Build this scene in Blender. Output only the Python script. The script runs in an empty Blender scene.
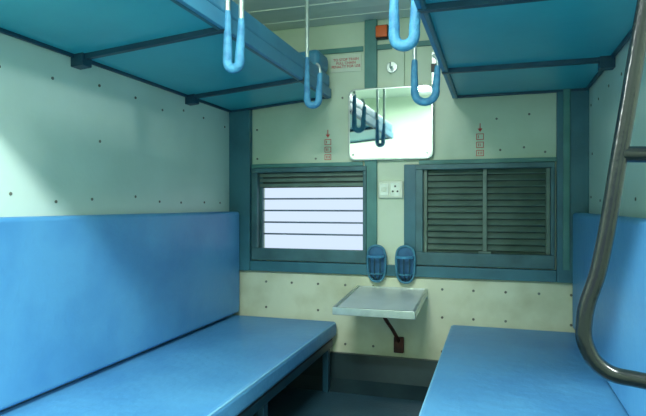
import bpy, math, random
from mathutils import Vector
random.seed(4)
H=0.95
D=2.8
XL,XR=-1.41,0.41
sc=bpy.context.scene
sc.view_settings.view_transform='Standard'
sc.view_settings.look='None'
def lin(c):
    return tuple(((v/255)/12.92 if v/255<=0.04045 else ((v/255+0.055)/1.055)**2.4) for v in c)+(1,)
def pmat(name,c1,rough=.5,metal=0,c2=None,scale=4,bump=0,bscale=60,emit=0,lo=.4,hi=.7,detail=6,spec=.5):
    m=bpy.data.materials.new(name); m.use_nodes=True
    nt=m.node_tree; b=nt.nodes['Principled BSDF']
    b.inputs['Base Color'].default_value=lin(c1)
    b.inputs['Roughness'].default_value=rough
    b.inputs['Metallic'].default_value=metal
    b.inputs['Specular IOR Level'].default_value=spec
    tc=nt.nodes.new('ShaderNodeTexCoord')
    if c2:
        n=nt.nodes.new('ShaderNodeTexNoise'); n.inputs['Scale'].default_value=scale; n.inputs['Detail'].default_value=detail
        nt.links.new(tc.outputs['Object'],n.inputs['Vector'])
        r=nt.nodes.new('ShaderNodeValToRGB')
        r.color_ramp.elements[0].position=lo; r.color_ramp.elements[1].position=hi
        r.color_ramp.elements[0].color=lin(c1); r.color_ramp.elements[1].color=lin(c2)
        nt.links.new(n.outputs['Fac'],r.inputs['Fac']); nt.links.new(r.outputs['Color'],b.inputs['Base Color'])
    if bump:
        n=nt.nodes.new('ShaderNodeTexNoise'); n.inputs['Scale'].default_value=bscale
        nt.links.new(tc.outputs['Object'],n.inputs['Vector'])
        bp=nt.nodes.new('ShaderNodeBump'); bp.inputs['Strength'].default_value=bump; bp.inputs['Distance'].default_value=.01
        nt.links.new(n.outputs['Fac'],bp.inputs['Height']); nt.links.new(bp.outputs['Normal'],b.inputs['Normal'])
    if emit:
        b.inputs['Emission Color'].default_value=(.9,1,.97,1); b.inputs['Emission Strength'].default_value=emit
    return m
cream=pmat('wall_laminate_cream',(210,224,198),.42,0,(190,208,178),2.2,.08,40)
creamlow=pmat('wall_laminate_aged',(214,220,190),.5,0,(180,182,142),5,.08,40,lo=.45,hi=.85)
partm=pmat('partition_laminate',(204,226,216),.36,0,(186,210,198),1.8,.06,50)
ceilm=pmat('ceiling_panel_paint',(228,234,222),.45,0,(216,224,210),2)
teal=pmat('teal_painted_steel',(58,114,126),.4,0,(44,96,108),6,.05,80)
tealg=pmat('green_trim_paint',(84,142,134),.45,0,(68,122,116),7)
under=pmat('berth_underside_laminate',(58,178,190),.33,0,(48,162,178),2.5,.05,30)
dkblue=pmat('dark_blue_steel',(30,76,94),.4,.1,(22,58,76),8)
blue=pmat('blue_leatherette',(84,152,198),.42,0,(68,134,186),3.5,.22,28)
blueU=pmat('blue_leatherette_edge',(70,144,176),.45,0,(58,128,162),5)
pipe_=pmat('cushion_piping',(120,182,212),.45,0,(104,166,202),8)
black=pmat('underseat_shade',(20,30,38),.7,0,(28,38,46),7)  # near-black colour stands in for the shade below the seats
floorm=pmat('floor_vinyl',(50,84,98),.3,0,(38,66,80),3,.1,90)
skirt=pmat('skirting_steel',(30,50,56),.3,.2,(42,64,68),6)
shut=pmat('shutter_metal',(104,128,116),.45,.1,(86,110,98),9)
shutb=pmat('shutter_backing',(52,70,64),.5,.1,(42,58,52),9)
framem=pmat('window_frame_dark',(72,114,118),.45,.1,(56,92,96),8)
barm=pmat('window_bar_steel',(120,134,150),.4,.2,(104,118,134),8)
ladm=pmat('ladder_black_enamel',(8,16,20),.24,.0,(14,24,26),20,.1,60)
alum=pmat('aluminium',(200,210,204),.3,.7,(176,188,180),20)
screwm=pmat('screw_head',(120,128,116),.5,.4,(90,80,66),30)
tablem=pmat('table_laminate',(206,218,216),.3,0,(190,204,202),6)
rust=pmat('rusty_bracket',(70,44,34),.6,.3,(110,60,44),20)
white=pmat('switch_plastic',(222,230,208),.4,0,(208,216,194),9)
dark=pmat('dark_plastic',(24,28,28),.4,0,(34,38,38),9)
red=pmat('red_lettering',(208,76,70),.6,0,(186,66,60),9)
orange=pmat('orange_lens',(240,104,40),.3,0,(220,84,30),9)
sleeve=pmat('blue_foam_sleeve',(80,156,192),.6,0,(56,122,164),30,.3,120)
holder=pmat('bottle_holder_plastic',(44,106,146),.4,0,(30,82,120),20)
holderd=pmat('bottle_holder_strap',(70,136,160),.5,0,(56,116,140),20)
galv=pmat('galvanised_rod',(190,204,196),.35,.5,(166,180,172),20)
mirm=pmat('mirror_silver',(236,248,246),.03,1)
lampm=pmat('lamp_diffuser',(240,245,240),.4,0,emit=28)

def link(o): sc.collection.objects.link(o); return o
class MB:
    def __init__(s): s.v=[];s.f=[];s.m=[];s.mats=[]
    def mi(s,m):
        if m not in s.mats: s.mats.append(m)
        return s.mats.index(m)
    def hexa(s,pts,m):
        b=len(s.v); s.v+= [tuple(p) for p in pts]
        for f in ((0,3,2,1),(4,5,6,7),(0,1,5,4),(1,2,6,5),(2,3,7,6),(3,0,4,7)):
            s.f.append(tuple(b+i for i in f)); s.m.append(s.mi(m))
    def box(s,x0,x1,y0,y1,z0,z1,m):
        s.hexa([(x0,y0,z0),(x1,y0,z0),(x1,y1,z0),(x0,y1,z0),(x0,y0,z1),(x1,y0,z1),(x1,y1,z1),(x0,y1,z1)],m); return s
    def prism(s,pts,ext,m):
        b=len(s.v);n=len(pts);e=Vector(ext)
        s.v+=[tuple(p) for p in pts]+[tuple(Vector(p)+e) for p in pts]
        s.f.append(tuple(b+i for i in range(n))[::-1]); s.m.append(s.mi(m))
        s.f.append(tuple(b+n+i for i in range(n))); s.m.append(s.mi(m))
        for i in range(n):
            j=(i+1)%n; s.f.append((b+i,b+j,b+n+j,b+n+i)); s.m.append(s.mi(m))
        return s
    def cyl(s,c,r,axis,h,m,n=12):
        a={'x':(Vector((0,1,0)),Vector((0,0,1)),Vector((1,0,0))),'y':(Vector((0,0,1)),Vector((1,0,0)),Vector((0,1,0))),'z':(Vector((1,0,0)),Vector((0,1,0)),Vector((0,0,1)))}[axis]
        c=Vector(c)
        return s.prism([c+r*math.cos(2*math.pi*i/n)*a[0]+r*math.sin(2*math.pi*i/n)*a[1] for i in range(n)],a[2]*h,m)
    def obj(s,name,parent=None,bevel=0,seg=2,fn=None):
        me=bpy.data.meshes.new(name)
        v=[fn(p) if fn else p for p in s.v]
        me.from_pydata([(p[0],p[1],p[2]+H) for p in v],[],s.f)
        for m in s.mats: me.materials.append(m)
        for p,i in zip(me.polygons,s.m): p.material_index=i
        me.validate()
        import bmesh
        bm=bmesh.new(); bm.from_mesh(me); bmesh.ops.recalc_face_normals(bm,faces=bm.faces); bm.to_mesh(me); bm.free()
        o=link(bpy.data.objects.new(name,me))
        if bevel:
            md=o.modifiers.new('bevel','BEVEL'); md.width=bevel; md.segments=seg; md.limit_method='ANGLE'; md.angle_limit=.6
            for p in me.polygons: p.use_smooth=True
            w=o.modifiers.new('wn','WEIGHTED_NORMAL')
        par(o,parent); return o
def empty(name,loc):
    e=link(bpy.data.objects.new(name,None)); e.empty_display_size=.05; e.location=(loc[0],loc[1],loc[2]+H); return e
def par(o,p):
    if p:
        o.parent=p; o.location=o.location-p.location
def tube(name,pts,r,m,parent=None,cyclic=False,smooth=True):
    cu=bpy.data.curves.new(name,'CURVE'); cu.dimensions='3D'; cu.bevel_depth=r; cu.bevel_resolution=5; cu.use_fill_caps=True; cu.resolution_u=10
    sp=cu.splines.new('BEZIER'); sp.bezier_points.add(len(pts)-1)
    for b,p in zip(sp.bezier_points,pts):
        b.co=(p[0],p[1],p[2]+H); b.handle_left_type=b.handle_right_type='AUTO' if smooth else 'VECTOR'
        if len(p)>3: b.radius=p[3]
    sp.use_cyclic_u=cyclic
    cu.materials.append(m)
    o=link(bpy.data.objects.new(name,cu)); par(o,parent); return o
def rrect(x0,x1,z0,z1,y,r,n=6):
    pts=[]
    for cx,cz,a0 in ((x1-r,z1-r,0),(x0+r,z1-r,90),(x0+r,z0+r,180),(x1-r,z0+r,270)):
        for i in range(n+1):
            a=math.radians(a0+90*i/n); pts.append((cx+r*math.cos(a),y,cz+r*math.sin(a)))
    return pts

# ---------- shell ----------
X0,X1=-3.2,2.2
YB=-.55
MB().box(X0,X1,YB-.05,D+.1,-1.0,-.95,floorm).obj('floor')
W1=(-1.25,-.645,-.255,.185); W2=(-.35,.255,-.255,.185)
w=MB()
T=D+.09
w.box(X0,W1[0],D,T,-.95,1.3,cream)
w.box(W1[0],W2[1],D,T,.185,1.3,cream)
w.box(W1[0],W2[1],D,T,-.36,-.255,cream)
w.box(W1[0],W2[1],D,T,-.95,-.36,creamlow)
w.box(W1[1],W2[0],D,T,-.255,.185,cream)
w.box(W2[1],X1,D,T,-.95,1.3,cream)
for x in (-1.24,-1.08,-.90,-.76,-.25,.02,.14,.24):
    for z in (.26,.42,.56): 
        if random.random()<.7: w.cyl((x+random.uniform(-.02,.02),D-.003,z+random.uniform(-.02,.02)),.0055,'y',.003,screwm,8)
w.obj('wall_back')
lowp=MB()
lowp.box(XL+.002,XR-.002,D-.008,D,-.775,-.37,creamlow)
for x in (-1.2,-1.05,-.9,-.75,-.60,-.25,-.1,.05,.2,.34):
    for z in (-.73,-.42,-.56): 
        if z!=-.56 or random.random()<.5: lowp.cyl((x,D-.011,z),.0065,'y',.004,screwm,8)
lowp.obj('trim_1')
def partition(name,x0,x1,side):
    p=MB(); p.box(x0,x1,.9,D,-.95,1.16,partm)
    xf=x1 if side>0 else x0
    for y in (1.1,1.3,1.5,1.7,1.9,2.1,2.3,2.5,2.68):
        for z in (.43,.22,.03):
            if z==.22 and random.random()<.5: continue
            p.cyl((xf-.0005*side,y+random.uniform(-.03,.03),z+random.uniform(-.02,.02)),.0055,'x',.003*side,screwm,8)
    p.obj(name)
partition('wall_left',XL-.04,XL,1)
partition('wall_right',XR,XR+.04,-1)
s=MB()
wins=[(-2.6,-1.7),(-1.15,.15),(1.0,1.9)]
xs=[X0]+[v for p in wins for v in p]+[X1]
for i in range(0,len(xs),2): s.box(xs[i],xs[i+1],YB-.06,YB,-.95,1.4,cream)
for a,b in wins:
    s.box(a,b,YB-.06,YB,-.95,-.3,cream); s.box(a,b,YB-.06,YB,.3,1.4,cream)
s.obj('wall_front')
MB().box(X0-.05,X0,YB-.06,T,-.95,1.4,cream).obj('wall_far_left')
MB().box(X1,X1+.05,YB-.06,T,-.95,1.4,cream).obj('wall_far_right')
prof=[(D,.955),(2.62,.965),(2.45,.99),(2.25,1.06),(1.95,1.13),(1.5,1.18),(.6,1.2),(YB,1.2)]
c=MB()
c.prism([(X0,y,z) for y,z in prof]+[(X0,y,z+.06) for y,z in prof[::-1]],(X1-X0,0,0),ceilm)
for y,z in ((2.70,.960),(2.55,.975)):
    c.box(XL,XR,y-.004,y+.004,z-.003,z+.01,ceilm)
c.obj('ceiling')
t=MB()
y0=D-.02
t.box(XL,-1.285,y0-.02,D,-.36,.60,teal)
t.obj('trim_2',bevel=.003)
t=MB(); t.box(.275,XR,y0-.02,D,-.36,.62,teal); t.box(.30,.33,y0-.028,y0-.02,-.3,.6,tealg)
t.obj('trim_3',bevel=.003)
t=MB(); t.box(-.645,-.58,y0,D,-.30,.955,tealg); t.obj('trim_4',bevel=.003)
t=MB(); t.box(-.44,-.365,y0,D,-.30,.205,teal); t.obj('trim_5',bevel=.003)
t=MB(); t.box(-1.285,.275,y0-.012,D,-.36,-.305,teal); t.obj('trim_6',bevel=.003)
t=MB(); t.box(-1.285,-.655,y0+.004,D,.205,.225,tealg); t.box(-.365,.275,y0+.004,D,.205,.225,tealg); t.obj('trim_7')
t=MB(); t.box(-.58,.2,D-.012,D,.80,.825,tealg); t.box(-.9,-.655,D-.012,D,.80,.825,tealg)
t.box(-.50,-.44,D-.02,D,.225,.80,cream); t.obj('trim_8')
t=MB()
t.prism([(XL,D,-.775),(XL,D-.03,-.775),(XL,D-.05,-.90),(XL,D-.12,-.95),(XL,D,-.95)],(XR-XL,0,0),skirt)
t.obj('baseboard_back')
# ---------- windows ----------
def wframe(g,W,name):
    x0,x1,z0,z1=W; f=MB(); o=.03
    a=D-.03
    f.box(x0-o,x1+.012,a,D+.005,z1-.008,z1+.018,framem); f.box(x0-o,x1+.012,a,D+.005,z0-.045,z0+.02,framem)
    f.box(x0-o,x0+.006,a,D+.005,z0+.02,z1-.008,framem); f.box(x1-.006,x1+.012,a,D+.005,z0+.02,z1-.008,framem)
    f.obj(name,g,.003)
g=empty('window_1',(-.95,D,0))
wframe(g,W1,'frame')
x0,x1,z0,z1=W1
b=MB()
b.box(x0,x1,D+.02,D+.03,.095,z1,shutb)
for i in range(3): b.box(x0,x1,D+.008,D+.022,.10+i*.028,.117+i*.028,shut)
b.obj('raised_shutter',g)
b=MB()
for z in (.035,-.03,-.095,-.16): b.cyl((x0+.0,D+.05,z),.0048,'x',x1-x0,barm,10)
b.obj('safety_bars',g)
b=MB(); b.box(x0,x0+.02,D+.01,D+.03,z0,z1,framem); b.box(x1-.015,x1,D+.01,D+.03,z0,z1,framem); b.obj('guide_channels',g)
g=empty('window_2',(-.05,D,0))
wframe(g,W2,'frame')
x0,x1,z0,z1=W2
b=MB(); b.box(x0,x1,D+.035,D+.045,z0,z1,shutb)
n=14; ph=(z1-z0)/n
for i in range(n):
    zc=z0+ph*(i+.5)
    b.prism([(x0,D+.010,zc-.013),(x0,D+.030,zc+.011),(x0,D+.033,zc+.007),(x0,D+.013,zc-.017)],(x1-x0,0,0),shut)
b.obj('louvre_slats',g)
b=MB(); xm=(x0+x1)/2
b.box(xm-.010,xm+.010,D+.002,D+.03,z0,z1,shut)
b.box(x0+.006,x0+.024,D-.005,D+.03,z0,z1,shut); b.box(x1-.024,x1-.006,D-.005,D+.03,z0,z1,shut)
b.box(xm-.03,xm+.03,D-.02,D-.004,z0+.02,z0+.03,shut)
b.obj('shutter_stiles',g,.002)
for k,(a,b_) in enumerate(wins):
    g=empty('window_%d'%(k+3),((a+b_)/2,YB,0))
    f=MB(); f.box(a,b_,YB-.05,YB+.01,.28,.31,framem); f.box(a,b_,YB-.05,YB+.01,-.31,-.28,framem)
    f.box(a,a+.03,YB-.05,YB+.01,-.28,.28,framem); f.box(b_-.03,b_,YB-.05,YB+.01,-.28,.28,framem)
    for z in (-.12,0,.12): f.cyl((a,YB-.03,z),.006,'x',b_-a,barm,8)
    f.obj('frame',g)
# ---------- lower berths ----------
def bench(xw,xo,sgn,dz):
    g=empty('lower_berth',((xw+xo)/2,1.85,-.6))
    ya,yb=.92,D-.042
    bx=xw+sgn*.07
    c=MB(); a,b=sorted((bx+sgn*(-.055),xo))
    c.box(a,b,ya,yb,-.682+dz,-.605+dz,blue); c.obj('seat_cushion',g,.018,4)
    tube('seat_piping',[(xo-sgn*.006,ya+.02,-.612+dz),(xo-sgn*.006,yb-.02,-.612+dz)],.004,pipe_,g)
    c=MB(); a,b=sorted((xw+sgn*.012,bx)); c.box(a,b,ya,yb,-.59+dz,-.035,blue); c.obj('backrest_cushion',g,.016,4)
    c=MB(); a,b=sorted((xw,xw+sgn*.012)); c.box(a,b,ya,yb,-.60+dz,-.05,dkblue); c.obj('backrest_board',g)
    c=MB()
    a,b=sorted((xw+sgn*.01,xo-sgn*.02))
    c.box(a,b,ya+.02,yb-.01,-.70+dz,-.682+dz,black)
    a2,b2=sorted((xo-sgn*.05,xo-sgn*.02)); c.box(a2,b2,ya+.02,yb-.01,-.735+dz,-.70+dz,dkblue)
    for y in (1.0,1.85,2.66):
        c.box(a2,b2,y,y+.04,-.95,-.735+dz,dkblue)
        a3,b3=sorted((xw+sgn*.01,xo-sgn*.05)); c.box(a3,b3,y,y+.03,-.73+dz,-.70+dz,dkblue)
    a4,b4=sorted((xw+sgn*.28,xw+sgn*.30)); c.box(a4,b4,ya+.05,yb-.02,-.95,-.70+dz,black)  # dark sheet painting the shadowed luggage space, not a frame member
    c.obj('steel_frame',g,.003)
bench(XL,-.785,1,0)
bench(XR,-.205,-1,.022)
# ---------- upper berths ----------
def upper(xw,xo,z,tilt,sgn,ys,rest):
    g=empty('upper_berth',((xw+xo)/2,1.85,z))
    fn=lambda p:(p[0],p[1],p[2]+tilt*abs(p[0]-xw))
    ya,yb=.91,D-.03
    a,b=sorted((xw+sgn*.004,xo-sgn*.012))
    MB().box(a,b,ya+.012,yb-.012,z+.008,z+.028,under).obj('bottom_panel',g,0,2,fn)
    c=MB()
    a2,b2=sorted((xo-sgn*.014,xo)); c.box(a2,b2,ya,yb,z-.004,z+.045,blueU)
    a3,b3=sorted((xw+sgn*.004,xo)); c.box(a3,b3,ya,ya+.012,z-.004,z+.04,dkblue); c.box(a3,b3,yb-.012,yb,z-.004,z+.04,dkblue)
    a4,b4=sorted((xw+sgn*.004,xw+sgn*.016)); c.box(a4,b4,ya,yb,z-.003,z+.04,dkblue)
    a5,b5=sorted((xo-sgn*.026,xo-sgn*.014)); c.box(a5,b5,ya,yb,z-.006,z+.02,teal)
    for y in ys:
        c.box(a3,b3,y-.011,y+.011,z-.010,z+.01,dkblue)
        a6,b6=sorted((xw,xw+sgn*.05)); c.box(a6,b6,y-.024,y+.024,z-.034,z+.01,dkblue)
    c.obj('steel_frame',g,.002,2,fn)
    a,b=sorted((xw+sgn*.01,xo-sgn*.004))
    MB().box(a,b,ya+.02,yb-.01,z+.046,z+.115,blueU).obj('cushion',g,.014,3,fn)
    if rest:
        MB().box(a,b,yb-.20,yb-.02,z+.116,z+.21,blueU).obj('headrest',g,.03,3,fn)
upper(XL,-.82,.515,.085,1,(1.59,2.33),True)
upper(XR,-.20,.527,0,-1,(1.49,2.21),False)
# ---------- support hooks ----------
def hook(x,y,top,bot,wd,twin,lean=0.0):
    g=empty('berth_support_hook',(x,y,top))
    xa,xb=x-wd/2,x+wd/2
    def cz(y):
        for (ya,za),(yb_,zb) in zip(prof,prof[1:]):
            if yb_<=y<=ya: return za+(zb-za)*(ya-y)/(ya-yb_)
    tube('hanger_rod',[(xa-lean,y,cz(y)+.005),(xa,y,top-.02),(xa,y,bot+.06)],.0085,galv,g)
    r=wd/2
    pts=[(xa,y,top,.8),(xa,y,bot+r+.12,.95),(xa,y,bot+r+.03,1.2)]
    for i in range(1,6):
        a=math.pi+math.pi*i/6; pts.append((x+r*math.cos(a),y,bot+r+r*math.sin(a),1.25))
    pts+=[(xb,y,bot+r+.02,1.2),(xb+.006,y,bot+.14,.9)]
    if twin: pts.append((xb+.006,y,top-.03,.8))
    tube('foam_sleeve',pts,.0125,sleeve,g)
    p=pts[-1]
    if twin: tube('rod_return',[(p[0],y,p[2]-.02),(p[0],y,cz(y)+.005)],.0085,galv,g)
    else: tube('hook_tip',[p[:3],(xb+.002,y,bot+.17),(xb-.012,y+.004,bot+.185)],.006,galv,g)
    b=MB().cyl((xa-lean,y,cz(y)-.008),.028,'z',.012,galv,16)
    if twin: b.cyl((p[0],y,cz(y)-.008),.028,'z',.012,galv,16)
    b.obj('ceiling_flange',g)
hook(-.775,2.33,.66,.445,.055,False)
hook(-.795,1.59,.62,.435,.042,True,.005)
hook(-.265,2.21,.58,.41,.085,False)
hook(-.235,1.49,.60,.432,.055,True,.01)
# ---------- mirror ----------
g=empty('wall_mirror',(-.51,D,.41))
MB().prism(rrect(-.727,-.292,.23,.60,D-.035,.035),(0,.015,0),alum).obj('frame',g,.003)
MB().prism(rrect(-.718,-.301,.239,.591,D-.037,.03),(0,.004,0),mirm).obj('glass',g)
b=MB()
for x,z in ((-.70,.26),(-.32,.26),(-.70,.57),(-.32,.57)): b.cyl((x,D-.04,z),.007,'y',.006,alum,10)
b.box(-.70,-.32,D-.02,D,.28,.30,alum); b.box(-.70,-.32,D-.02,D,.53,.55,alum)
b.obj('mounting_screws',g)
# ---------- table ----------
g=empty('folding_table',(-.5,2.6,-.44))
def slope(p): return (p[0],p[1],p[2]-.075*(D-p[1]))
MB().box(-.675,-.335,2.355,D-.012,-.440,-.424,tablem).obj('table_top',g,.004,2,slope)
b=MB()
b.box(-.688,-.322,2.34,2.355,-.452,-.418,alum); b.box(-.688,-.675,2.355,D-.01,-.452,-.418,alum); b.box(-.335,-.322,2.355,D-.01,-.452,-.418,alum)
b.box(-.688,-.322,D-.012,D-.008,-.47,-.418,alum)
b.obj('metal_rim',g,.004,2,slope)
tube('support_stay',[(-.50,2.50,-.462),(-.50,2.53,-.50),(-.475,2.68,-.62),(-.465,2.775,-.69)],.009,rust,g)
b=MB(); b.box(-.490,-.440,D-.03,D-.008,-.75,-.67,rust); b.box(-.53,-.47,2.46,2.53,-.478,-.462,rust); b.obj('brackets',g,.004)
# ---------- bottle holders ----------
def holder_(x):
    zt,zb=-.205,-.39
    g=empty('bottle_holder',(x,D,-.3))
    pts=[]
    for i in range(28):
        a=2*math.pi*i/28; r=.046+(.004*math.sin(a))
        ca,sa=math.cos(a),math.sin(a)
        pts.append((x+r*math.copysign(abs(ca)**.7,ca),D-.045,(zt+zb)/2+.09*math.copysign(abs(sa)**.7,sa)))
    MB().prism(pts,(0,.012,0),holder).obj('back_plate',g,.003)
    tube('rim',[(p[0],p[1]-.004,p[2]) for p in pts[::2]],.006,holderd,g,True)
    ring=[(x+.038*math.cos(t_),D-.055-.045*math.sin(t_),zt-.055) for t_ in [math.pi*i/8 for i in range(9)]]
    tube('ring',ring,.007,sleeve,g)
    ring2=[(x+.034*math.cos(t_),D-.055-.038*math.sin(t_),zb+.045) for t_ in [math.pi*i/8 for i in range(9)]]
    tube('lower_ring',ring2,.005,holderd,g)
    for i in (2,4,6):
        tube('rib_%d'%i,[ring[i],ring2[i],(x+(.012 if i<4 else -.012 if i>4 else 0),D-.05,zb+.012)],.004,dkblue,g)
    MB().box(x-.015,x+.015,D-.034,D-.018,-.33,-.27,holder).obj('mount',g)
holder_(-.575); holder_(-.428)
# ---------- socket ----------
g=empty('charging_socket',(-.51,D,.08))
MB().box(-.572,-.446,D-.018,D,.035,.125,white).obj('face_plate',g,.005,3)
b=MB()
b.box(-.562,-.52,D-.022,D-.017,.05,.11,alum); b.box(-.553,-.53,D-.027,D-.021,.068,.092,white)
b.box(-.507,-.463,D-.0185,D-.0175,.048,.112,alum)
for dx,dz in ((0,.018),(-.012,-.008),(.012,-.008)): b.cyl((-.485+dx,D-.0195,.078+dz),.0055,'y',.003,dark,10)
b.obj('switch_and_pins',g)
# ---------- markings ----------
def textobj(name,s,x,z,size,m,y,parent=None):
    cu=bpy.data.curves.new(name,'FONT'); cu.body=s; cu.size=size; cu.extrude=.0008; cu.align_x='CENTER'; cu.align_y='CENTER'; cu.space_line=.95
    cu.materials.append(m); o=link(bpy.data.objects.new(name,cu)); o.rotation_euler=(math.pi/2,0,0); o.location=(x,y,z+H); par(o,parent); return o
def marks(x):
    b=MB()
    y=D-.0015
    b.box(x-.002,x+.002,y,D,.375,.40,red); b.prism([(x-.012,y,.375),(x+.012,y,.375),(x,y,.358)],(0,.0014,0),red)
    for k,z in enumerate((.335,.295,.255)):
        b.box(x-.018,x+.018,y,D,z+.012,z+.015,red); b.box(x-.018,x+.018,y,D,z-.015,z-.012,red)
        b.box(x-.018,x-.015,y,D,z-.012,z+.012,red); b.box(x+.015,x+.018,y,D,z-.012,z+.012,red)
        for q in range(k%3+1): b.box(x-.009+q*.008,x-.006+q*.008,y,D,z-.007,z+.007,red)
    b.obj('berth_number_marking')
marks(-.848); marks(-.07)
g=empty('notice_sign',(-.74,D,.75))
MB().box(-.83,-.665,D-.006,D,.70,.79,white).obj('plate',g)
textobj('lettering','TO STOP TRAIN\nPULL CHAIN\nPENALTY FOR USE',-.747,.745,.019,red,D-.0075,g)
g=empty('alarm_indicator',(-.55,D,.9))
MB().box(-.585,-.520,D-.03,D,.850,.92,dark).obj('housing',g,.004)
MB().box(-.582,-.523,D-.044,D-.03,.855,.915,orange).obj('lens',g,.006)
g=empty('wall_hook',(-.47,D,.72))
b=MB(); b.cyl((-.50,D-.03,.70),.028,'y',.01,alum,20); b.obj('disc',g,.002)
tube('peg',[(-.50,D-.03,.70),(-.50,D-.07,.69),(-.50,D-.08,.71)],.005,alum,g)
MB().box(-.30,-.27,D-.03,D,.60,.76,alum).box(-.303,-.267,D-.04,D-.02,.66,.70,dark).obj('window_latch')
# ---------- ladder ----------
g=empty('berth_ladder',(.3,.87,0))
Y=.872
tube('side_rail',[(.262,.925,.565),(.25,.885,.56),(.238,Y,.50),(.203,Y,.295),(.170,Y,.079),(.143,Y,-.09),(.124,Y,-.165),(.127,Y,-.205),(.15,Y,-.236),(.19,Y,-.246),(.30,Y,-.25),(.41,Y,-.25),(.43,.905,-.25)],.0115,ladm,g)
tube('rung',[(.172,Y,.072),(.30,Y,.068),(.41,Y,.068),(.43,.905,.068)],.0115,ladm,g)
tube('rung_upper',[(.225,Y,.40),(.30,Y,.40),(.41,Y,.40),(.43,.905,.40)],.0115,ladm,g)
# ---------- lamps ----------
def lamp(x,y,p):
    g=empty('ceiling_light',(x,y,1.19))
    b=MB(); b.box(x-.32,x+.32,y-.07,y+.07,1.175,1.2,white); b.obj('housing',g,.004)
    b=MB(); b.cyl((x-.3,y,1.145),.018,'x',.6,lampm,14); b.obj('tube_lamp',g)
    b=MB()
    for q in (-.31,.3): b.box(x+q,x+q+.01,y-.02,y+.02,1.12,1.176,white)
    b.obj('tube_holders',g)
    L=bpy.data.lights.new('lamp_light','AREA'); L.shape='RECTANGLE'; L.size=.55; L.size_y=.12; L.energy=p; L.color=(.90,1,.99)
    o=link(bpy.data.objects.new('lamp_light',L)); o.location=(x,y,1.115+H); par(o,g)
lamp(-.45,.30,62); lamp(-2.3,.3,75); lamp(1.4,.3,75)  # last two: unseen lamps in neighbouring bays, added as fill light
wd=bpy.data.worlds.new('sky'); sc.world=wd; wd.use_nodes=True
bg=wd.node_tree.nodes['Background']; bg.inputs[0].default_value=lin((205,224,244)); bg.inputs[1].default_value=1.15
cd=bpy.data.cameras.new('camera'); cd.sensor_width=36; cd.lens=550/646*36; cd.clip_start=.02
co=link(bpy.data.objects.new('camera',cd)); co.location=(0,0,H)
co.rotation_euler=(math.radians(89.7),0,math.radians(17.36))
sc.camera=co
